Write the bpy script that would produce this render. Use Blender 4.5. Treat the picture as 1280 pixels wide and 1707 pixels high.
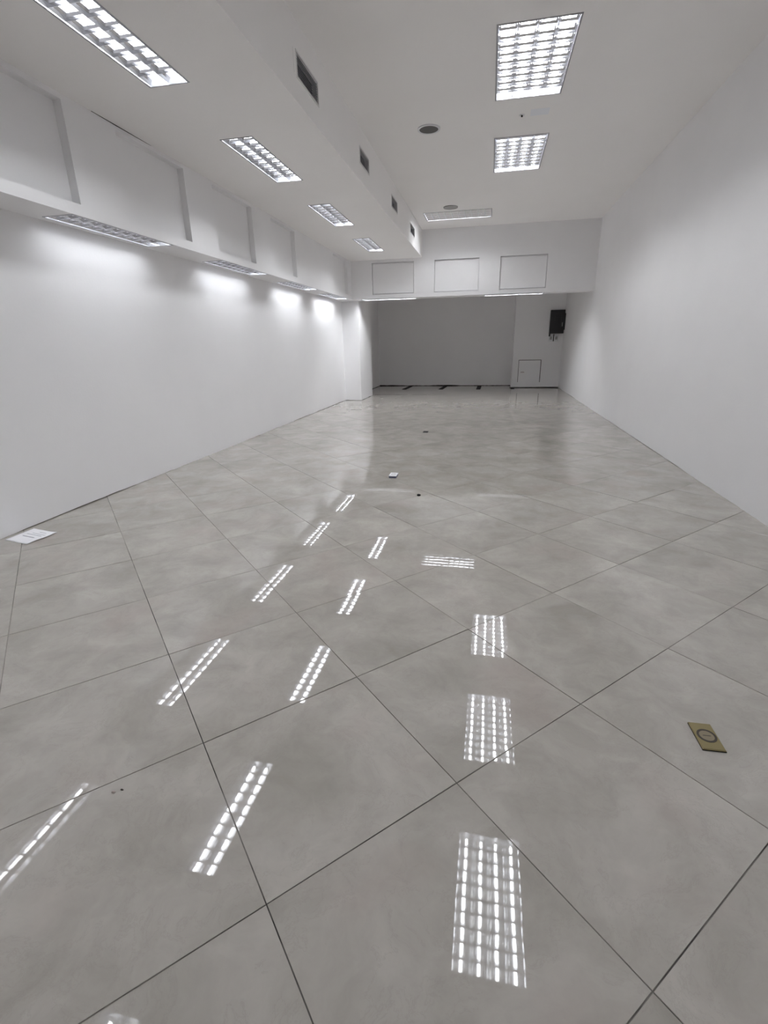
import bpy, bmesh, math, random
from mathutils import Matrix, Vector

for o in list(bpy.data.objects):
    bpy.data.objects.remove(o)
SC = bpy.context.scene
COL = SC.collection
PI = math.pi

# ------------------------------------------------------------------ camera
F_PX = 803.742                       # focal length in pixels of the 1280 px wide frame
PITCH, ROLL, YAW = -0.33456851, 0.0201183, 0.21087299
cam_data = bpy.data.cameras.new('camera')
cam_data.sensor_fit = 'HORIZONTAL'
cam_data.sensor_width = 36.0
cam_data.lens = F_PX / 1280.0 * 36.0
cam_data.clip_start = 0.02
cam_data.clip_end = 100
cam = bpy.data.objects.new('camera', cam_data)
COL.objects.link(cam)
R = Matrix.Rotation(YAW, 3, 'Z') @ Matrix.Rotation(PITCH, 3, 'X') @ Matrix.Rotation(ROLL, 3, 'Y')
right, fwd, up = R.col[0], R.col[1], R.col[2]
M = Matrix((right, up, -fwd)).transposed().to_4x4()
M.translation = (0.0, 0.0, 1.26)
cam.matrix_world = M
SC.camera = cam

# ------------------------------------------------------------------ world, exposure
world = bpy.data.worlds.new('world')
SC.world = world
world.use_nodes = True
world.node_tree.nodes['Background'].inputs[0].default_value = (0.9, 0.95, 1.0, 1)
world.node_tree.nodes['Background'].inputs[1].default_value = 0.0
SC.view_settings.view_transform = 'Standard'
SC.view_settings.look = 'None'
SC.view_settings.gamma = 1.0
SC.view_settings.use_curve_mapping = False
SC.view_settings.exposure = 0.38
TUBE = 40.0                          # radiance of the lit fluorescent tubes
TUBE_COL = (0.955, 0.975, 1.0)
SC.cycles.max_bounces = 16
SC.cycles.diffuse_bounces = 10
SC.cycles.glossy_bounces = 6
SC.cycles.sample_clamp_indirect = 6.0
SC.cycles.use_denoising = True

# ------------------------------------------------------------------ dimensions (metres)
XL, XR = -3.34, 1.972                # side walls
XS = -1.46                           # right face of the soffit
XB = -2.99                           # front face of the left beam
ZC, ZS, ZB = 3.446, 2.942, 2.192     # ceiling, soffit underside, beam underside
Y0, YB, YE, YP = -3.0, 11.08, 15.6, 14.85   # wall behind camera, back beam, back wall, boxed part of it
YBE = 11.43                          # rear face of the back beam
ZR = 2.65                            # ceiling of the alcove
TILE = 0.6

# ------------------------------------------------------------------ materials
def mat(name, col, rough=0.6, metal=0.0, spec=0.5):
    m = bpy.data.materials.new(name)
    m.use_nodes = True
    b = m.node_tree.nodes['Principled BSDF']
    b.inputs['Base Color'].default_value = (*col, 1)
    b.inputs['Roughness'].default_value = rough
    b.inputs['Metallic'].default_value = metal
    b.inputs['Specular IOR Level'].default_value = spec
    return m

def N(m, kind, **kw):
    n = m.node_tree.nodes.new(kind)
    for k, v in kw.items():
        setattr(n, k, v)
    return n

def paint(name, a, b, scale=1.3, bump=0.06):
    """wall paint: faint roller texture and patchy tone"""
    m = mat(name, a, 0.75, 0, 0.25)
    L = m.node_tree.links
    bs = m.node_tree.nodes['Principled BSDF']
    tc = N(m, 'ShaderNodeTexCoord')
    n1 = N(m, 'ShaderNodeTexNoise')
    n1.inputs['Scale'].default_value = scale
    n1.inputs['Detail'].default_value = 5
    L.new(tc.outputs['Object'], n1.inputs['Vector'])
    r = N(m, 'ShaderNodeValToRGB')
    r.color_ramp.elements[0].position = 0.35
    r.color_ramp.elements[1].position = 0.65
    r.color_ramp.elements[0].color = (*a, 1)
    r.color_ramp.elements[1].color = (*b, 1)
    L.new(n1.outputs['Fac'], r.inputs['Fac'])
    L.new(r.outputs['Color'], bs.inputs['Base Color'])
    n2 = N(m, 'ShaderNodeTexNoise')
    n2.inputs['Scale'].default_value = 60
    n2.inputs['Detail'].default_value = 3
    L.new(tc.outputs['Object'], n2.inputs['Vector'])
    bp = N(m, 'ShaderNodeBump')
    bp.inputs['Strength'].default_value = bump
    bp.inputs['Distance'].default_value = 0.01
    L.new(n2.outputs['Fac'], bp.inputs['Height'])
    L.new(bp.outputs['Normal'], bs.inputs['Normal'])
    return m

M_WALL = paint('white_wall_paint', (0.832, 0.829, 0.840), (0.854, 0.851, 0.860))
M_CEIL = paint('white_ceiling_paint', (0.905, 0.894, 0.886), (0.92, 0.91, 0.902))
M_PATCH = mat('filler_patch', (0.84, 0.86, 0.90), 0.8)
M_DARK = mat('dark_void', (0.012, 0.012, 0.012), 0.9, 0, 0.1)
M_CRACK = mat('crack_dark', (0.05, 0.048, 0.046), 0.9, 0, 0.1)
M_ALU = mat('satin_aluminium', (0.80, 0.81, 0.85), 0.2, 1.0)
M_RIM = mat('grey_metal_rim', (0.42, 0.42, 0.45), 0.4, 0.6)
M_INNER = mat('satin_reflector', (0.80, 0.81, 0.84), 0.35, 0.75)
M_PAN = mat('white_enamel', (0.75, 0.76, 0.78), 0.45)
M_WHITE = mat('white_plastic', (0.72, 0.73, 0.75), 0.4)
M_VENTF = mat('white_vent_frame', (0.74, 0.73, 0.73), 0.5)
M_VENT = mat('charcoal_filter', (0.07, 0.07, 0.08), 0.7)
M_SLAT = mat('charcoal_slat', (0.21, 0.205, 0.225), 0.5)
M_GRILLE = mat('dark_speaker_grille', (0.09, 0.088, 0.085), 0.6)
M_GRILLE2 = mat('pale_speaker_grille', (0.36, 0.355, 0.35), 0.6)
M_BOX = mat('black_enamel', (0.010, 0.010, 0.012), 0.45)
M_BOX2 = mat('black_plastic', (0.004, 0.004, 0.005), 0.5)
M_BRASS = mat('worn_brass', (0.235, 0.195, 0.095), 0.45, 0.5)
M_BRASSD = mat('tarnished_brass', (0.055, 0.045, 0.038), 0.6, 0.3)
M_BRASSC = mat('dull_brass_cap', (0.23, 0.195, 0.135), 0.5, 0.4)
M_PAPER = mat('white_paper', (0.93, 0.93, 0.96), 0.85, 0, 0.2)
M_INK = mat('grey_ink', (0.38, 0.38, 0.44), 0.9, 0, 0.1)
M_INKD = mat('dark_ink', (0.22, 0.22, 0.27), 0.9, 0, 0.1)
M_RUBBER = mat('black_rubber', (0.012, 0.011, 0.011), 0.8, 0, 0.2)
M_CHIP = mat('plaster_chip', (0.50, 0.44, 0.42), 0.9)
M_BLUE = mat('dark_blue_plastic', (0.05, 0.06, 0.11), 0.5)

m = bpy.data.materials.new('lit_tube')
m.use_nodes = True
nt = m.node_tree
nt.nodes.remove(nt.nodes['Principled BSDF'])
e = nt.nodes.new('ShaderNodeEmission')
e.inputs['Color'].default_value = (*TUBE_COL, 1)
e.inputs['Strength'].default_value = TUBE
nt.links.new(e.outputs[0], nt.nodes['Material Output'].inputs['Surface'])
_tubes = {}
def lit_tube(level):
    """tube material for a lamp of the given output"""
    if level not in _tubes:
        t = m_tube.copy()
        t.node_tree.nodes['Emission'].inputs['Strength'].default_value = TUBE * level
        _tubes[level] = t
    return _tubes[level]
m_tube = m
M_TUBEOFF = mat('unlit_tube', (0.80, 0.81, 0.82), 0.3)

# polished porcelain tile
m = mat('polished_porcelain', (0.5, 0.48, 0.46), 0.018, 0, 0.5)
L = m.node_tree.links
bs = m.node_tree.nodes['Principled BSDF']
tc = N(m, 'ShaderNodeTexCoord')
oi = N(m, 'ShaderNodeObjectInfo')
mul = N(m, 'ShaderNodeVectorMath', operation='SCALE')
cmb = N(m, 'ShaderNodeCombineXYZ')
L.new(oi.outputs['Random'], cmb.inputs[0])
L.new(oi.outputs['Random'], cmb.inputs[2])
L.new(cmb.outputs[0], mul.inputs[0])
mul.inputs['Scale'].default_value = 37.0
add = N(m, 'ShaderNodeVectorMath', operation='ADD')
L.new(tc.outputs['Object'], add.inputs[0])
L.new(mul.outputs[0], add.inputs[1])
warp = N(m, 'ShaderNodeTexNoise')
warp.inputs['Scale'].default_value = 3.0
warp.inputs['Detail'].default_value = 4
L.new(add.outputs[0], warp.inputs['Vector'])
wm = N(m, 'ShaderNodeVectorMath', operation='SCALE')
wm.inputs['Scale'].default_value = 0.35
L.new(warp.outputs['Color'], wm.inputs[0])
add2 = N(m, 'ShaderNodeVectorMath', operation='ADD')
L.new(add.outputs[0], add2.inputs[0])
L.new(wm.outputs[0], add2.inputs[1])
cl = N(m, 'ShaderNodeTexNoise')
cl.inputs['Scale'].default_value = 3.2
cl.inputs['Detail'].default_value = 7
cl.inputs['Roughness'].default_value = 0.62
L.new(add2.outputs[0], cl.inputs['Vector'])
ramp = N(m, 'ShaderNodeValToRGB')
cr = ramp.color_ramp
cr.elements[0].position, cr.elements[0].color = 0.28, (0.315, 0.294, 0.266, 1)
cr.elements[1].position, cr.elements[1].color = 0.72, (0.485, 0.458, 0.420, 1)
el = cr.elements.new(0.5)
el.color = (0.398, 0.374, 0.342, 1)
L.new(cl.outputs['Fac'], ramp.inputs['Fac'])
# faint reddish clouds
rd = N(m, 'ShaderNodeTexNoise')
rd.inputs['Scale'].default_value = 2.1
rd.inputs['Detail'].default_value = 3
L.new(add.outputs[0], rd.inputs['Vector'])
rr = N(m, 'ShaderNodeMapRange')
rr.inputs['From Min'].default_value = 0.56
rr.inputs['From Max'].default_value = 0.75
rr.inputs['To Max'].default_value = 0.5
L.new(rd.outputs['Fac'], rr.inputs['Value'])
mx = N(m, 'ShaderNodeMix', data_type='RGBA', blend_type='MIX')
L.new(rr.outputs[0], mx.inputs[0])
L.new(ramp.outputs['Color'], mx.inputs[6])
mx.inputs[7].default_value = (0.415, 0.350, 0.325, 1)
# thin veins
vn = N(m, 'ShaderNodeTexNoise')
vn.inputs['Scale'].default_value = 5.0
vn.inputs['Detail'].default_value = 8
vn.inputs['Roughness'].default_value = 0.7
L.new(add2.outputs[0], vn.inputs['Vector'])
va = N(m, 'ShaderNodeMath', operation='SUBTRACT')
va.inputs[1].default_value = 0.5
L.new(vn.outputs['Fac'], va.inputs[0])
vb = N(m, 'ShaderNodeMath', operation='ABSOLUTE')
L.new(va.outputs[0], vb.inputs[0])
vr = N(m, 'ShaderNodeMapRange')
vr.inputs['From Min'].default_value = 0.0
vr.inputs['From Max'].default_value = 0.012
vr.inputs['To Min'].default_value = 0.26
vr.inputs['To Max'].default_value = 0.0
L.new(vb.outputs[0], vr.inputs['Value'])
mx2 = N(m, 'ShaderNodeMix', data_type='RGBA', blend_type='MIX')
L.new(vr.outputs[0], mx2.inputs[0])
L.new(mx.outputs[2], mx2.inputs[6])
mx2.inputs[7].default_value = (0.30, 0.275, 0.25, 1)
# each tile a shade of its own
hs = N(m, 'ShaderNodeHueSaturation')
tv = N(m, 'ShaderNodeMapRange')
tv.inputs['To Min'].default_value = 0.965
tv.inputs['To Max'].default_value = 1.035
L.new(oi.outputs['Random'], tv.inputs['Value'])
L.new(tv.outputs[0], hs.inputs['Value'])
L.new(mx2.outputs[2], hs.inputs['Color'])
L.new(hs.outputs['Color'], bs.inputs['Base Color'])
# faint waviness of the polished face
wv = N(m, 'ShaderNodeTexNoise')
wv.inputs['Scale'].default_value = 9.0
wv.inputs['Detail'].default_value = 2
L.new(add.outputs[0], wv.inputs['Vector'])
bp = N(m, 'ShaderNodeBump')
bp.inputs['Strength'].default_value = 0.012
bp.inputs['Distance'].default_value = 0.006
L.new(wv.outputs['Fac'], bp.inputs['Height'])
L.new(bp.outputs['Normal'], bs.inputs['Normal'])
M_TILE = m

# grout: dark in places, filled with pale cement in others
m = mat('grout', (0.05, 0.05, 0.05), 0.95, 0, 0.1)
L = m.node_tree.links
bs = m.node_tree.nodes['Principled BSDF']
tc = N(m, 'ShaderNodeTexCoord')
gn = N(m, 'ShaderNodeTexNoise')
gn.inputs['Scale'].default_value = 1.1
gn.inputs['Detail'].default_value = 6
gn.inputs['Roughness'].default_value = 0.65
L.new(tc.outputs['Object'], gn.inputs['Vector'])
gr = N(m, 'ShaderNodeValToRGB')
gr.color_ramp.elements[0].position, gr.color_ramp.elements[0].color = 0.44, (0.035, 0.033, 0.032, 1)
gr.color_ramp.elements[1].position, gr.color_ramp.elements[1].color = 0.60, (0.34, 0.32, 0.295, 1)
L.new(gn.outputs['Fac'], gr.inputs['Fac'])
L.new(gr.outputs['Color'], bs.inputs['Base Color'])
M_GROUT = m

# ------------------------------------------------------------------ mesh helpers
class MB:
    """collects faces; build() links them as ONE mesh object"""
    def __init__(s):
        s.v, s.f = [], []
    def poly(s, pts):
        k = len(s.v)
        s.v += [tuple(p) for p in pts]
        s.f.append(list(range(k, k + len(pts))))
    def box(s, x0, y0, z0, x1, y1, z1):
        k = len(s.v)
        s.v += [(x0, y0, z0), (x1, y0, z0), (x1, y1, z0), (x0, y1, z0), (x0, y0, z1), (x1, y0, z1), (x1, y1, z1), (x0, y1, z1)]
        s.f += [[k + i for i in q] for q in ((0, 3, 2, 1), (4, 5, 6, 7), (0, 1, 5, 4), (1, 2, 6, 5), (2, 3, 7, 6), (3, 0, 4, 7))]
        return s
    def prism(s, prof, a, b, axis):
        """closed 2-D profile swept from a to b along axis ('x': profile is (y,z); 'y': (x,z); 'z': (x,y))"""
        def P(p, t):
            return {'x': (t, p[0], p[1]), 'y': (p[0], t, p[1]), 'z': (p[0], p[1], t)}[axis]
        n, k = len(prof), len(s.v)
        s.v += [P(p, a) for p in prof] + [P(p, b) for p in prof]
        for i in range(n):
            j = (i + 1) % n
            s.f.append([k + i, k + j, k + n + j, k + n + i])
        s.f.append([k + i for i in range(n)][::-1])
        s.f.append([k + n + i for i in range(n)])
        return s
    def ring(s, outer, inner, z0, z1):
        """frame between two loops of equal length, z0..z1"""
        n, k = len(outer), len(s.v)
        for loop, z in ((outer, z0), (inner, z0), (outer, z1), (inner, z1)):
            s.v += [(p[0], p[1], z) for p in loop]
        for i in range(n):
            j = (i + 1) % n
            for a, b in ((0, 1), (3, 2), (2, 0), (1, 3)):
                s.f.append([k + a * n + i, k + a * n + j, k + b * n + j, k + b * n + i])
        return s
    def pocket_plate(s, o, U, V, W, ul, vl, pockets, thick):
        """slab with its face in the U,V plane, going back along W; pockets = (u0,v0,u1,v1,depth)"""
        o, U, V, W = Vector(o), Vector(U), Vector(V), Vector(W)
        us = sorted({0, ul} | {p[i] for p in pockets for i in (0, 2)})
        vs = sorted({0, vl} | {p[i] for p in pockets for i in (1, 3)})
        P = lambda u, v, w: o + U * u + V * v + W * w
        for a, b in zip(us, us[1:]):
            for c, d in zip(vs, vs[1:]):
                mu, mv = (a + b) / 2, (c + d) / 2
                if any(p[0] < mu < p[2] and p[1] < mv < p[3] for p in pockets):
                    continue
                s.poly([P(a, c, 0), P(b, c, 0), P(b, d, 0), P(a, d, 0)])
        for u0, v0, u1, v1, dp in pockets:
            q = [(u0, v0), (u1, v0), (u1, v1), (u0, v1)]
            for i in range(4):
                a, b = q[i], q[(i + 1) % 4]
                s.poly([P(*a, 0), P(*b, 0), P(*b, dp), P(*a, dp)])
            s.poly([P(*c, dp) for c in q])
        q = [(0, 0), (ul, 0), (ul, vl), (0, vl)]
        for i in range(4):
            a, b = q[i], q[(i + 1) % 4]
            s.poly([P(*a, 0), P(*b, 0), P(*b, thick), P(*a, thick)])
        s.poly([P(*c, thick) for c in q])
        return s
    def mesh(s, name, m, smooth=False, merge=False):
        me = bpy.data.meshes.new(name)
        me.from_pydata(s.v, [], s.f)
        me.materials.append(m)
        bm = bmesh.new()
        bm.from_mesh(me)
        if merge:
            bmesh.ops.remove_doubles(bm, verts=bm.verts, dist=1e-5)
        bmesh.ops.recalc_face_normals(bm, faces=bm.faces)
        bm.to_mesh(me)
        bm.free()
        if smooth:
            for p in me.polygons:
                p.use_smooth = True
        return me
    def build(s, name, m, parent=None, smooth=False, merge=False, loc=None):
        return link(name, s.mesh(name, m, smooth, merge), parent, loc)

def link(name, me, parent=None, loc=None, rot=None):
    o = bpy.data.objects.new(name, me)
    COL.objects.link(o)
    if parent:
        o.parent = parent
    if loc:
        o.location = loc
    if rot:
        o.rotation_euler = rot
    return o

def thing(name, label, cat, loc=(0, 0, 0), rot=(0, 0, 0), group=None):
    o = bpy.data.objects.new(name, None)
    o.empty_display_size = 0.05
    COL.objects.link(o)
    o.location, o.rotation_euler = loc, rot
    return tag(o, label, cat, group)

def tag(o, label, cat, group=None):
    o['label'], o['category'] = label, cat
    if group:
        o['group'] = group
    return o

def struct(o, label, cat):
    o['kind'] = 'structure'
    return tag(o, label, cat)

def circle(r, n, cx=0, cy=0):
    return [(cx + r * math.cos(2 * PI * i / n), cy + r * math.sin(2 * PI * i / n)) for i in range(n)]

# ------------------------------------------------------------------ floor: grout bed and diagonal tiles
rnd = random.Random(7)
fb = MB().box(XL - 0.15, Y0, -0.06, XR + 0.15, YE + 0.15, -0.0028)
floor = struct(fb.build('floor', M_GROUT), 'polished grey porcelain tile floor laid diagonally', 'floor')

GAP, CH = 0.0027, 0.0007
def tile_mesh(poly, name):
    """one tile: convex outline (counter-clockwise), chamfered top edge"""
    mb = MB()
    n = len(poly)
    ins = inset(poly, CH)
    k = 0
    mb.v = [(x, y, -0.0045) for x, y in poly] + [(x, y, -CH) for x, y in poly] + [(x, y, 0) for x, y in ins]
    for i in range(n):
        j = (i + 1) % n
        mb.f.append([i, j, n + j, n + i])
        mb.f.append([n + i, n + j, 2 * n + j, 2 * n + i])
    mb.f.append([2 * n + i for i in range(n)])
    return mb.mesh(name, M_TILE)

def inset(poly, d):
    n, out = len(poly), []
    for i in range(n):
        p0, p1, p2 = Vector(poly[i - 1]), Vector(poly[i]), Vector(poly[(i + 1) % n])
        a, b = (p1 - p0).normalized(), (p2 - p1).normalized()
        na, nb = Vector((-a.y, a.x)), Vector((-b.y, b.x))
        k = 1 + na.dot(nb)
        out.append(tuple(p1 + (na + nb) * (d / max(k, 0.2))))
    return out

def clip(poly, x0, y0, x1, y1):
    for ax, lim, sg in ((0, x0, 1), (0, x1, -1), (1, y0, 1), (1, y1, -1)):
        out = []
        for i in range(len(poly)):
            p, q = poly[i - 1], poly[i]
            dp, dq = sg * (p[ax] - lim), sg * (q[ax] - lim)
            if (dp >= 0) != (dq >= 0):
                t = dp / (dp - dq)
                out.append((p[0] + t * (q[0] - p[0]), p[1] + t * (q[1] - p[1])))
            if dq >= 0:
                out.append(q)
        poly = out
        if len(poly) < 3:
            return []
    clean = []
    for p in poly:
        if not clean or math.dist(p, clean[-1]) > 2e-3:
            clean.append(p)
    if len(clean) > 1 and math.dist(clean[0], clean[-1]) < 2e-3:
        clean.pop()
    return clean

def area(p):
    return abs(sum(p[i - 1][0] * p[i][1] - p[i][0] * p[i - 1][1] for i in range(len(p)))) / 2

def seen(x, y):
    """is a floor point within the photograph (with a little to spare)?"""
    d = R.transposed() @ Vector((x, y, -1.26))
    if d.y < 0.05:
        return False
    u, v = 640 + F_PX * d.x / d.y, 853.5 - F_PX * d.z / d.y
    return -30 < u < 1310 and -30 < v < 1740

OX, OY = -0.4574, 0.7031             # where four tiles meet
e1, e2 = Vector((math.sqrt(.5), math.sqrt(.5))), Vector((-math.sqrt(.5), math.sqrt(.5)))
hs_ = (TILE - GAP) / 2
full = [tuple(e1 * a + e2 * b) for a, b in ((-hs_, -hs_), (hs_, -hs_), (hs_, hs_), (-hs_, hs_))]
full_mesh = tile_mesh(full, 'floor_tile')
rest = []
cands = []
for i in range(-20, 40):
    for j in range(-20, 40):
        c = Vector((OX, OY)) + e1 * TILE * (i + .5) + e2 * TILE * (j + .5)
        if XL - .5 < c.x < XR + .5 and Y0 - .5 < c.y < YE + .5:
            cands.append(c)
cands.sort(key=lambda c: c.y)
n_tiles = 0
for c in cands:
    world_poly = [(c.x + p[0], c.y + p[1]) for p in full]
    cp = clip(world_poly, XL - 0.02, Y0, XR + 0.02, YE + 0.03)
    if len(cp) < 3 or area(cp) < 0.002:
        continue
    whole = abs(area(cp) - hs_ * hs_ * 4) < 1e-4
    tilt = (rnd.gauss(0, 0.0011), rnd.gauss(0, 0.0011))
    far = c.y > 14.2
    vis = any(seen(x, y) for x, y in cp)
    if vis and not far and n_tiles < 298:
        me = full_mesh if whole else tile_mesh([(p[0] - c.x, p[1] - c.y) for p in cp], 'floor_tile')
        o = link('floor_tile', me, floor, (c.x, c.y, rnd.gauss(0, 0.00015)), (tilt[0], tilt[1], 0))
        n_tiles += 1
    else:
        rest.append(cp)
mb = MB()
for cp in rest:
    n, k, ins = len(cp), len(mb.v), inset(cp, CH)
    mb.v += [(x, y, -0.0045) for x, y in cp] + [(x, y, -CH) for x, y in cp] + [(x, y, 0) for x, y in ins]
    for i in range(n):
        j = (i + 1) % n
        mb.f.append([k + i, k + j, k + n + j, k + n + i])
        mb.f.append([k + n + i, k + n + j, k + 2 * n + j, k + 2 * n + i])
    mb.f.append([k + 2 * n + i for i in range(n)])
o = mb.build('outer_tiles', M_TILE, floor)
o['kind'] = 'stuff'

# dark open joint across the alcove floor and its threshold
mb = MB()
mb.poly([(-2.93, 12.78, 0.0006), (-1.5, 12.79, 0.0006), (-0.80, 12.80, 0.0006), (-0.80, 12.815, 0.0006), (-1.7, 12.83, 0.0006), (-2.93, 12.85, 0.0006)])
mb.build('open_joint', M_CRACK, floor)

# ------------------------------------------------------------------ walls
def ragged_wall(name, m, p0, p1, nrm, z1, thick=0.12, zb=0.0, amp=0.009, step=0.06, seed=1, label='', cat='wall'):
    """plastered wall whose lower edge is unevenly finished above the tiles"""
    r = random.Random(seed)
    p0, p1, nrm = Vector(p0), Vector(p1), Vector(nrm)
    n = max(2, int((p1 - p0).length / step))
    mb = MB()
    pts = []
    lev = 0.4
    for k in range(n + 1):
        lev = min(1, max(0, lev + r.uniform(-0.35, 0.35)))
        pts.append((p0.lerp(p1, k / n), zb + amp * lev))
    b = [(q - nrm * thick) for q, _ in pts]
    for k in range(n):
        (q, z), (q2, z2) = pts[k], pts[k + 1]
        mb.poly([(q.x, q.y, z), (q2.x, q2.y, z2), (q2.x, q2.y, z1), (q.x, q.y, z1)])
        mb.poly([(q.x, q.y, z), (q2.x, q2.y, z2), (b[k + 1].x, b[k + 1].y, z2), (b[k].x, b[k].y, z)])
    mb.poly([(p0.x, p0.y, z1), (p1.x, p1.y, z1), (b[-1].x, b[-1].y, z1), (b[0].x, b[0].y, z1)])
    mb.poly([(b[0].x, b[0].y, zb), (b[-1].x, b[-1].y, zb), (b[-1].x, b[-1].y, z1), (b[0].x, b[0].y, z1)])
    for q, bb in ((p0, b[0]), (p1, b[-1])):
        mb.poly([(q.x, q.y, zb), (bb.x, bb.y, zb), (bb.x, bb.y, z1), (q.x, q.y, z1)])
    return struct(mb.build(name, m, merge=True), label, cat)

wl = ragged_wall('wall_left', M_WALL, (XL, Y0), (XL, 11.45), (1, 0), ZS + 0.3, seed=3, label='long white left wall washed by lights under the beam')
wr = ragged_wall('wall_right', M_WALL, (XR, Y0), (XR, YE + .1), (-1, 0), ZC + 0.15, seed=4, amp=0.005, label='long plain white right wall')
wb = ragged_wall('wall_back', M_WALL, (-3.55, YE), (0.70, YE), (0, -1), ZR + .1, zb=0.012, amp=0.014, seed=5, label='shaded grey-white end wall of the alcove')
mb = MB().box(-3.55, YE + 0.03, -0.01, 0.70, YE + 0.05, 0.06)  # black strip stands in for the darkness inside the gap under the wall
struct(mb.build('gap_dark_back', M_DARK), 'dark gap along the foot of the end wall', 'dark gap')
wbx = ragged_wall('wall_boxing', M_WALL, (0.665, YP), (XR, YP), (0, -1), ZR + .1, thick=0.8, zb=0.012, amp=0.012, seed=6, label='boxed-out right part of the end wall holding the access hatch')
ragged_wall('wall_alcove', M_WALL, (-3.40, 12.62), (-3.40, YE + .1), (1, 0), ZR + .1, seed=8, label='short left wall of the alcove behind the pillar')
mb = MB().box(XL - .15, Y0 - .12, 0, XR + .15, Y0, ZC + .15)
struct(mb.build('wall_front', M_WALL), 'white wall behind the viewpoint', 'wall')

# pillar at the end of the left wall
mb = MB()
r = random.Random(11)
xs = (XL - 0.12, -2.945)
ys = (11.45, 12.62)
for a, b in (((xs[0], ys[0]), (xs[1], ys[0])), ((xs[1], ys[0]), (xs[1], ys[1])), ((xs[1], ys[1]), (xs[0], ys[1])), ((xs[0], ys[1]), (xs[0], ys[0]))):
    n = 9
    zz = [0.001 + (0.012 * r.random() if 0 < k < n else 0.004) for k in range(n + 1)]
    for k in range(n):
        p = [a[0] + (b[0] - a[0]) * k / n, a[1] + (b[1] - a[1]) * k / n]
        q = [a[0] + (b[0] - a[0]) * (k + 1) / n, a[1] + (b[1] - a[1]) * (k + 1) / n]
        mb.poly([(*p, zz[k]), (*q, zz[k + 1]), (*q, ZR + .05), (*p, ZR + .05)])
mb.poly([(xs[0], ys[0], ZR + .05), (xs[1], ys[0], ZR + .05), (xs[1], ys[1], ZR + .05), (xs[0], ys[1], ZR + .05)])
struct(mb.build('pillar', M_WALL, merge=True), 'white square pillar closing the far end of the left wall', 'pillar')

# ------------------------------------------------------------------ ceiling, soffit, beams
LW, LL, DP = 0.3, 1.2, 0.078         # narrow fixture; recess depth
RIM = 0.011
grid_y = [0.93, 3.05, 5.17, 7.29]
GX, GWID = 0.235, 0.60
soff_y = [0.93, 3.05, 5.165, 7.30, 9.465]
SX = -2.20
wash_y = [-0.13, 1.92, 4.06, 6.19, 8.26, 10.20]
WX, WW = -3.128, 0.262

pk = [(GX - GWID / 2 + RIM - XS, y - 0.6 + RIM - Y0, GX + GWID / 2 - RIM - XS, y + 0.6 - RIM - Y0, DP) for y in grid_y]
L3 = (-0.675, 10.075)
pk.append((L3[0] - 0.6 + RIM - XS, L3[1] - 0.3 + RIM - Y0, L3[0] + 0.6 - RIM - XS, L3[1] + 0.3 - RIM - Y0, DP))
mb = MB().pocket_plate((XS, Y0, ZC), (1, 0, 0), (0, 1, 0), (0, 0, 1), XR - XS + .12, YB - Y0, pk, 0.14)
ceiling = struct(mb.build('ceiling', M_CEIL), 'high white plaster ceiling on the right with square grid lights', 'ceiling')

pk = [(SX - LW / 2 + RIM - XB, y - .6 + RIM - Y0, SX + LW / 2 - RIM - XB, y + .6 - RIM - Y0, DP) for y in soff_y]
mb = MB().pocket_plate((XB, Y0, ZS), (1, 0, 0), (0, 1, 0), (0, 0, 1), XS - XB - .1, YB - Y0, pk, 0.14)
vents = [(4.125, 4.585, 3.105, 3.25), (5.95, 6.36, 3.115, 3.25), (7.76, 8.20, 3.115, 3.25), (9.50, 10.00, 3.115, 3.25)]
pk = [(a - Y0, z0 - ZS, b - Y0, z1 - ZS, 0.07) for a, b, z0, z1 in vents]
mb.pocket_plate((XS, Y0, ZS), (0, 1, 0), (0, 0, 1), (-1, 0, 0), YB - Y0, ZC + .14 - ZS, pk, 0.1)
soffit = struct(mb.build('ceiling_soffit', M_CEIL), 'lowered white soffit with narrow lights and vents in its side', 'soffit')
mb = MB()
mb.poly([(XB + .0005, 3.84, ZS - .003), (XB + .0005, 4.53, ZS - .002), (XB + .002, 4.53, ZS - .0008), (XB + .006, 4.1, ZS - .0008), (XB + .004, 3.84, ZS - .0008)])
mb.poly([(XB + .0015, 3.84, ZS - .0005), (XB + .0015, 4.53, ZS - .0005), (XB + .0015, 4.53, ZS - .0025), (XB + .0015, 4.1, ZS - .0055), (XB + .0015, 3.84, ZS - .003)])
mb.build('crack', M_CRACK, soffit)

zp0, zp1 = 2.272, 2.905              # recessed panels of the beams
panels = [(-0.32, 0.62), (1.14, 2.08), (2.60, 3.555), (4.08, 4.995), (5.52, 6.44), (7.01, 7.87), (9.82, 10.80)]
pk = [(a - Y0, zp0 - (ZB + .08), b - Y0, zp1 - (ZB + .08), 0.066) for a, b in panels]
mb = MB().pocket_plate((XB, Y0, ZB + .08), (0, 1, 0), (0, 0, 1), (-1, 0, 0), YB + .1 - Y0, ZS - ZB - .08 + .1, pk, 0.3)
pk = [(WX - WW / 2 + RIM - XL, y - .6 + RIM - Y0, WX + WW / 2 - RIM - XL, y + .6 - RIM - Y0, DP) for y in wash_y]
mb.pocket_plate((XL, Y0, ZB), (1, 0, 0), (0, 1, 0), (0, 0, 1), XB - XL, YB - Y0, pk, 0.08)
struct(mb.build('beam_left', M_WALL), 'white boxed beam with square recessed panels along the left wall', 'beam')

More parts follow.
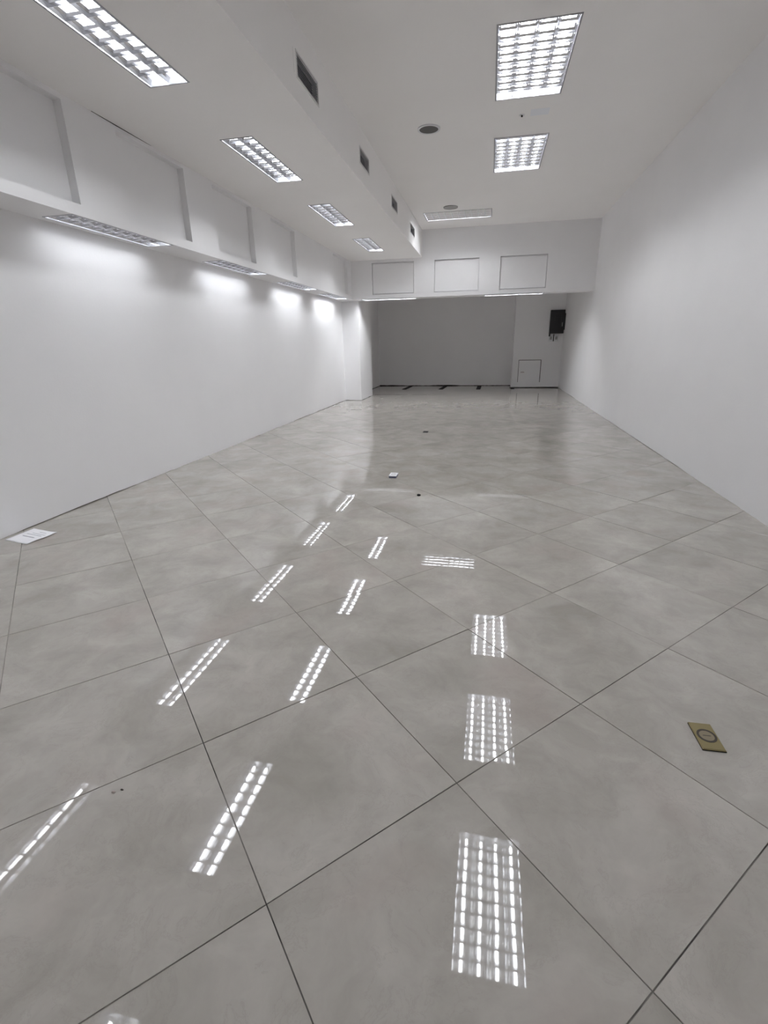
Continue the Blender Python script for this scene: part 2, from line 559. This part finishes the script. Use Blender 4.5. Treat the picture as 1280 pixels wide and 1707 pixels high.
bx = [(-2.53, -1.63), (-1.20, -0.29), (0.13, 1.04)]
pk = [(a - XL, zp0 - .003 - ZB - .08, b - XL, zp1 - .02 - ZB - .08, 0.065) for a, b in bx]
mb = MB().pocket_plate((XL, YB, ZB + .08), (1, 0, 0), (0, 0, 1), (0, 1, 0), XR - XL + .05, ZC - ZB - .08 + .1, pk, YBE - YB)
off_x = [-2.20, 0.43]
pk = [(x - .6 + RIM - XL, 0.02 + RIM, x + .6 - RIM - XL, 0.02 + LW - RIM, DP) for x in off_x]
mb.pocket_plate((XL, YB, ZB), (1, 0, 0), (0, 1, 0), (0, 0, 1), XR - XL + .05, YBE - YB, pk, 0.08)
beam_back = struct(mb.build('beam_back', M_WALL), 'white beam with three recessed panels across the far end', 'beam')
for a, b in bx:
    MB().box(a + .012, YB + .032, zp0 + .016, b - .010, YB + .055, zp1 - .04).build('inset_panel', M_WALL, beam_back)
mb = MB().box(-3.55, YBE - .02, ZR, XR + .1, YE + .1, ZR + .1)
struct(mb.build('ceiling_alcove', M_CEIL), 'ceiling of the shaded alcove behind the far beam', 'ceiling')

# ------------------------------------------------------------------ recessed fluorescent fixtures
LZ0, LZ1 = 0.003, 0.034              # louver: lower and upper edge above the ceiling plane
TZ, TR = 0.0500, 0.0125              # tube axis height and radius
_cache = {}

def fixture_meshes(w, l, n, cells):
    key = (w, l, n, cells)
    if key in _cache:
        return _cache[key]
    iw, il = w - 2 * RIM, l - 2 * RIM
    d = {}
    rect = lambda a, b: [(-a / 2, -b / 2), (a / 2, -b / 2), (a / 2, b / 2), (-a / 2, b / 2)]
    d['frame'] = MB().ring(rect(w, l), rect(iw - .004, il - .004), -0.004, 0.0).mesh('frame', M_RIM)
    t = 0.0015
    mb = MB().ring(rect(iw - .001, il - .001), rect(iw - .003, il - .003), 0.001, DP - t)
    mb.box(-iw / 2 + .0005, -il / 2 + .0005, DP - 2 * t, iw / 2 - .0005, il / 2 - .0005, DP - t)
    d['housing'] = mb.mesh('housing', M_INNER)
    mb = MB()
    c = circle(TR, 10)
    mb.prism([(x, TZ + z) for x, z in c], -il / 2 + .03, il / 2 - .03, 'y')
    d['tube'] = mb.mesh('tube', M_TUBEOFF)
    cw = iw / n                      # one cup per tube
    top = 0.024 * cw / 0.1445        # half thickness of the reflector at its top
    mid = top * 0.42
    h = LZ1 - LZ0
    prof = [(-.0025, LZ0), (.0025, LZ0), (mid, LZ0 + .55 * h), (top, LZ1), (-top, LZ1), (-mid, LZ0 + .55 * h)]
    d['reflector'] = MB().prism(prof, -il / 2 + .002, il / 2 - .002, 'y').mesh('reflector', M_ALU)
    hp = [(0, LZ0), (.001, LZ0), (mid, LZ0 + .55 * h), (top, LZ1), (0, LZ1)]
    d['side'] = MB().prism(hp, -il / 2 + .002, il / 2 - .002, 'y').mesh('side_reflector', M_ALU)
    bt = 0.0135
    bprof = [(-.002, LZ0 + .001), (.002, LZ0 + .001), (0.0042, LZ0 + .55 * h), (bt, LZ1 - .002), (-bt, LZ1 - .002), (-0.0042, LZ0 + .55 * h)]
    d['blade'] = MB().prism(bprof, -iw / 2 + .002, iw / 2 - .002, 'x').mesh('louver_blade', M_ALU)
    d['iw'], d['il'], d['cw'] = iw, il, cw
    _cache[key] = d
    return d

def fixture(name, label, group, loc, w, l, n, cells, rz=0.0, level=1.0, dead=()):
    d = fixture_meshes(w, l, n, cells)
    tk = ('tube', level)
    if tk not in d:
        d[tk] = d['tube'].copy()
        d[tk].materials[0] = lit_tube(level) if level else M_TUBEOFF
    t = thing(name, label, 'ceiling light', loc, (0, 0, rz), group)
    link('frame', d['frame'], t)
    link('housing', d['housing'], t)
    for k in range(n):
        link('fluorescent_tube', d['tube'] if k in dead else d[tk], t, (-d['iw'] / 2 + d['cw'] * (k + .5), 0, 0))
    for k in range(1, n):
        link('reflector', d['reflector'], t, (-d['iw'] / 2 + d['cw'] * k, 0, 0))
    link('side_reflector', d['side'], t, (-d['iw'] / 2 + .0015, 0, 0))
    link('side_reflector', d['side'], t, (d['iw'] / 2 - .0015, 0, 0), (0, 0, PI))
    for k in range(1, cells):
        link('louver_blade', d['blade'], t, (0, -d['il'] / 2 + d['il'] * k / cells, 0))
    return t

names = ['square-celled grid ceiling light overhead, out of view',
         'square-celled grid ceiling light overhead whose large reflection lies on the nearest floor tiles',
         'nearer of the two bright square-celled grid lights in the high ceiling',
         'farther of the two bright square-celled grid lights in the high ceiling']
for y, lb, lv in zip(grid_y, names, (0.95, 1.0, 0.95, 1.2)):
    fixture('grid_ceiling_light', lb, 'bright grid lights in the high ceiling', (GX, y, ZC), GWID, 1.2, 4, 10, 0, lv)
fixture('grid_ceiling_light', 'dim-looking grid light turned crosswise in the ceiling before the far beam', None, (L3[0], L3[1], ZC), GWID, 1.2, 4, 10, PI / 2, 0.8)
names = ['narrow two-row louver light in the soffit overhead, out of view',
         'nearest narrow louver light in the soffit, cut by the top left photo edge',
         'second nearest narrow louver light along the soffit, fully in the frame',
         'third narrow louver light along the soffit, smaller and still bright',
         'farthest narrow louver light in the soffit, greyish next to the far beam']
for y, lb, lv in zip(soff_y, names, (1.0, 1.0, 1.0, 1.0, 1.1, 1.5)):
    fixture('louver_ceiling_light', lb, 'narrow louver lights in the soffit', (SX, y, ZS), LW, LL, 2, 10, 0, lv)
names = ['narrow wall-washing light under the left beam behind the viewpoint, out of view',
         'narrow wall-washing light under the left beam just left of the frame',
         'nearest wall-washing light in view under the left beam, longest in the picture',
         'second nearest wall-washing light under the left beam',
         'third wall-washing light along the underside of the left beam',
         'farthest wall-washing light under the left beam, beside the pillar']
for y, lb, lv in zip(wash_y, names, (0.42, 0.42, 0.42, 0.5, 0.68, 1.25)):
    fixture('wall_washer_light', lb, 'wall-washing lights under the left beam', (WX, y, ZB), WW, LL, 2, 10, 0, lv, (1,) if y == 1.92 else ())
for x, lb in zip(off_x, ['narrow light seen edge-on under the far beam, next to the pillar', 'narrow light seen edge-on under the far beam, toward the right wall']):
    fixture('louver_ceiling_light', lb, 'lights under the far beam', (x, YB + .02 + LW / 2, ZB), LW, LL, 2, 10, PI / 2, 2.8)

# ------------------------------------------------------------------ air vents in the soffit side
names = ['nearest dark air vent in the side of the soffit, largest in view',
         'second dark air vent along the side of the soffit',
         'third dark air vent along the side of the soffit, small',
         'farthest air vent in the soffit side, in a brightly lit patch of wall']
for (a, b, z0, z1), lb in zip(vents, names):
    t = thing('air_vent', lb, 'air vent', (XS, (a + b) / 2, (z0 + z1) / 2), group='air vents in the side of the soffit')
    w, h = b - a, z1 - z0
    mb = MB()
    fw = 0.012
    for y0_, y1_, za, zb_ in ((-w / 2 - fw, w / 2 + fw, h / 2, h / 2 + fw), (-w / 2 - fw, w / 2 + fw, -h / 2 - fw, -h / 2),
                              (-w / 2 - fw, -w / 2, -h / 2, h / 2), (w / 2, w / 2 + fw, -h / 2, h / 2)):
        mb.box(0.0, y0_, za, 0.005, y1_, zb_)
    mb.build('frame', M_VENTF, t)
    MB().box(-0.05, -w / 2 + .001, -h / 2 + .001, -0.045, w / 2 - .001, h / 2 - .001).build('filter', M_VENT, t)
    sl = MB().box(-0.0065, -w / 2 + .001, -.002, 0.0065, w / 2 - .001, .002).mesh('slat', M_SLAT)
    ns = 9
    for k in range(ns):
        link('slat', sl, t, (-0.008, 0, -h / 2 + h * (k + .5) / ns), (0, 0.9, 0))
    MB().box(-0.012, -w / 2 - fw - 0.05, -h / 2 - .0, 0.0, -w / 2 - fw - 0.046, h / 2).build('side_joint', M_RIM, t) if a < 5 else None

# ------------------------------------------------------------------ round ceiling speakers, small sensor
for (x, y, mg, lb) in ((-0.757, 6.24, M_GRILLE, 'round ceiling speaker with dark grey grille and white rim, nearer one'),
                       (-0.767, 9.50, M_GRILLE2, 'round ceiling speaker with pale grey grille, close to the crosswise light')):
    t = thing('ceiling_speaker', lb, 'speaker', (x, y, ZC), group='round speakers in the high ceiling')
    MB().ring(circle(.122, 40), circle(.102, 40), -0.012, 0.0).build('rim', M_WHITE if mg is M_GRILLE else M_GRILLE2, t)
    mb = MB()
    prof = [(0.102, -0.009), (0.08, -0.0115), (0.04, -0.013)]
    rings = [circle(q, 32) for q, _ in prof]
    for k in range(32):
        j = (k + 1) % 32
        for a in range(2):
            mb.poly([(*rings[a][k], prof[a][1]), (*rings[a][j], prof[a][1]), (*rings[a + 1][j], prof[a + 1][1]), (*rings[a + 1][k], prof[a + 1][1])])
        mb.poly([(*rings[2][k], prof[2][1]), (*rings[2][j], prof[2][1]), (0, 0, -0.0135)])
    mb.build('grille', mg, t, merge=True, smooth=True)
t = thing('sprinkler_stub', 'tiny dark capped stub in the ceiling between the two bright grid lights', 'sprinkler', (0.207, 6.155, ZC))
MB().ring(circle(.028, 16), circle(.008, 16), -0.003, 0).build('flange', M_WHITE, t)
MB().prism(circle(.008, 10), -0.016, 0, 'z').build('stub', M_DARK, t)
MB().box(0.29, 6.05, ZC - .0012, 0.47, 6.20, ZC + .001).build('filler_patch', M_PATCH, ceiling)

# ------------------------------------------------------------------ things on the end wall
ZF = YP
t = thing('electrical_panel', 'black electrical panel box mounted high at the right of the alcove', 'electrical panel', (1.765, ZF, 1.75))
mb = MB()
bm_w, bm_h, bm_d = 0.185, 0.30, 0.13
mb.box(-bm_w, -bm_d + .02, -bm_h, bm_w, 0, bm_h)
mb.build('casing', M_BOX, t)
mb = MB()
mb.ring([(-bm_w, -bm_h), (bm_w, -bm_h), (bm_w, bm_h), (-bm_w, bm_h)], [(-.10, -.13), (.10, -.13), (.10, .20), (-.10, .20)], 0, 0.02)
o = mb.build('front_cover', M_BOX, t, loc=(0, -bm_d + .02, 0))
o.rotation_euler = (PI / 2, 0, 0)
MB().box(-.098, -bm_d + .021, -.128, .098, -bm_d + .03, .198).build('breaker_window', M_BOX2, t)
for k in range(3):
    MB().box(-.075, -bm_d + .006, .03 + .05 * k, -.03, -bm_d + .03, .062 + .05 * k).build('breaker', M_BOX, t)
MB().box(.125, -bm_d - .008, -.12, .142, -bm_d, -.02).build('latch', M_GRILLE2, t)
mb = MB().prism([(bm_w, -.22), (bm_w + .022, -.20), (bm_w + .022, .20), (bm_w, .22)], -bm_d + .0, -.02, 'y')
mb.build('side_handle', M_BOX2, t)
mb = MB().prism(circle(.02, 10, -.165, -.05), -bm_h - .07, -bm_h, 'z')
mb.build('cable_gland', M_BOX2, t)
for x, lb in ((1.645, 'small white wall outlet under the black panel, left of its pair'), (1.79, 'small white wall outlet under the black panel, right of its pair')):
    t = thing('wall_outlet', lb, 'outlet', (x, ZF, 1.335), group='wall outlets below the electrical panel')
    MB().box(-.058, -.028, -.085, .058, 0, .085).build('plate', M_WHITE, t)
    MB().box(-.03, -.031, -.04, .03, -.0275, .04).build('socket', M_GRILLE2, t)
t = thing('conduit_stub', 'thin black cable stub hanging between the two wall outlets', 'cable', (1.717, ZF, 1.335))
MB().box(-.011, -.03, -.085, .011, 0, .10).build('cable', M_BOX2, t)

t = thing('access_hatch', 'white flush access hatch low in the boxed end wall', 'hatch', (1.135, ZF, 0.455))
w, h = 0.295, 0.30
MB().box(-w, -.012, -h, w, 0, h).build('door', M_WALL, t)
mb = MB()
mb.box(-w - .012, -.002, -h + .0, -w, 0, h + .012)
mb.box(w, -.002, -h - .0, w + .018, 0, h + .012)
mb.box(-w, -.002, h, w, 0, h + .014)
mb.build('gap', M_CRACK, t)
mb = MB()
mb.box(-w + .06, -.02, -.035, -w + .16, -.012, -.012)
o = mb.build('catch', M_CHIP, t)
MB().prism(circle(.018, 12, -w + .10, .012), -.0, .0, 'z')
mb = MB().prism([(x, z) for x, z in circle(.016, 12, -w + .11, .0)], -.034, -.012, 'y')
mb.build('knob', M_WHITE, t)

# black strips left on the alcove floor
for k, (x0, y0, x1, y1, w) in enumerate(((-2.36, 15.52, -2.40, 14.35, .12), (-1.27, 15.52, -1.33, 14.35, .12), (-0.245, 15.5, -0.26, 14.35, .12), (0.67, 14.84, 0.70, 14.5, .10))):
    lb = ['black rubber strip on the alcove floor, nearest to the pillar', 'black rubber strip on the alcove floor, second from the pillar',
          'black rubber strip on the alcove floor, third from the pillar', 'short black strip at the corner of the boxed-out wall'][k]
    mb = MB()
    q = [(x0 - w / 2, y0), (x1 - w / 2, y1), (x1 + w / 2, y1), (x0 + w / 2, y0)]
    mb.prism(q, 0.0004, 0.006, 'z')
    tag(mb.build('floor_strip', M_RUBBER), lb, 'strip', 'black strips on the alcove floor')

# ------------------------------------------------------------------ things on the floor
# brass floor socket in the foreground
t = thing('floor_socket', 'worn brass floor socket cover with round cap, in the right foreground', 'floor socket', (0.772, 1.460, 0.0), (0, 0, math.radians(1.5)))
w, l, hh = .0355, .060, .0075
mb = MB()
mb.prism([(-w, -l), (w, -l), (w, l), (-w, l)], .0004, .004, 'z')
mb.build('base', M_DARK, t)
mb = MB()
a, b = [(-w, -l), (w, -l), (w, l), (-w, l)], [(-w + .003, -l + .003), (w - .003, -l + .003), (w - .003, l - .003), (-w + .003, l - .003)]
for k in range(4):
    j = (k + 1) % 4
    mb.poly([(*a[k], .004), (*a[j], .004), (*b[j], hh), (*b[k], hh)])
mb.poly([(*p, hh) for p in b])
mb.poly([(*p, .004) for p in a])
mb.build('cover_plate', M_BRASS, t, merge=True)
MB().ring(circle(.0295, 36), circle(.0225, 36), hh - .0006, hh + .0008).build('cap_ring', M_BRASSD, t)
mb = MB()
mb.prism(circle(.0222, 32), hh - .0006, hh + .0006, 'z')
cap = mb.build('screw_cap', M_BRASSC, t)
MB().box(-.012, -.0014, hh + .0004, .012, .0014, hh + .0009).build('slot', M_BRASSD, cap)

# white floor socket plate and the open floor box farther away
t = thing('floor_socket', 'white floor socket plate standing proud of the tiles in mid floor', 'floor socket', (-0.883, 4.62, 0))
MB().box(-.036, -.058, .0004, .036, .058, .018).build('base', M_BLUE, t)
MB().box(-.038, -.058, .018, .038, .06, .026).build('cover_plate', M_PAPER, t)
MB().ring(circle(.024, 20), circle(.018, 20), .0255, .0275).build('cap_ring', M_GRILLE2, t)
t = thing('floor_socket', 'dark open floor box without cover, in the far middle of the floor', 'floor socket', (-0.882, 7.24, 0))
rect = lambda a, b: [(-a, -b), (a, -b), (a, b), (-a, b)]
MB().ring(rect(.038, .062), rect(.031, .055), .0004, .003).build('rim', M_RUBBER, t)
MB().box(-.031, -.055, .0003, .031, .055, .0012).build('opening', M_DARK, t)
mb = MB()
r = random.Random(5)
def pebble(name, label, cat, loc, rx, ry, rz, m):
    bm = bmesh.new()
    bmesh.ops.create_icosphere(bm, subdivisions=2, radius=1)
    for v in bm.verts:
        v.co = Vector((v.co.x * rx, v.co.y * ry, max(v.co.z, -0.4) * rz)) * r.uniform(.88, 1.1)
    zmin = min(v.co.z for v in bm.verts)
    for v in bm.verts:
        v.co.z -= zmin
    me = bpy.data.meshes.new(name)
    bm.to_mesh(me)
    bm.free()
    me.materials.append(m)
    return tag(link(name, me, None, loc), label, cat)
pebble('black_crumb', 'tiny black crumb on the floor near the white socket plate', 'debris', (-0.545, 4.02, 0.0003), .018, .022, .01, M_RUBBER)
pebble('plaster_chip', 'small pinkish plaster chip on the tile at the lower left', 'debris', (-1.043, 0.902, 0.0003), .007, .0045, .004, M_CHIP)
pebble('plaster_chip', 'small dark splinter beside the plaster chip at the lower left', 'debris', (-1.024, 0.914, 0.0003), .006, .0025, .003, M_BRASSD)

# sheet of paper by the left wall
t = thing('paper_sheet', 'white printed sheet of paper lying on the floor against the left wall', 'paper', (0, 0, 0))
c = [Vector((-3.303, 2.552, 0)), Vector((-3.061, 2.503, 0)), Vector((-3.027, 2.723, 0)), Vector((-3.280, 2.769, 0))]
def sheet(u, v):
    p = c[0].lerp(c[1], u).lerp(c[3].lerp(c[2], u), v)
    curl = 0.0012 + 0.007 * max(0, u - .62) ** 2 * 6 * (0.4 + 0.6 * v) + 0.003 * math.sin(5 * v) ** 2 * u + 0.004 * (1 - u) * v
    return Vector((p.x, p.y, curl))
mb = MB()
n = 10
for i in range(n):
    for j in range(n):
        mb.poly([sheet(i / n, j / n), sheet((i + 1) / n, j / n), sheet((i + 1) / n, (j + 1) / n), sheet(i / n, (j + 1) / n)])
o = mb.build('sheet', M_PAPER, t, merge=True, smooth=True)
so = o.modifiers.new('thickness', 'SOLIDIFY')
so.thickness = 0.0004
def bar(u0, v0, u1, v1, m, name):
    mb = MB()
    k = 6
    for i in range(k):
        ua, ub = u0 + (u1 - u0) * i / k, u0 + (u1 - u0) * (i + 1) / k
        P = [sheet(ua, v0), sheet(ub, v0), sheet(ub, v1), sheet(ua, v1)]
        mb.poly([(p.x, p.y, p.z + .0007) for p in P])
    mb.build(name, m, t)
bar(.22, .42, .72, .455, M_INKD, 'printed_line')
bar(.18, .60, .80, .625, M_INK, 'printed_line')
bar(.30, .70, .85, .72, M_INK, 'printed_line')
bar(.45, .82, .75, .84, M_INK, 'printed_line')
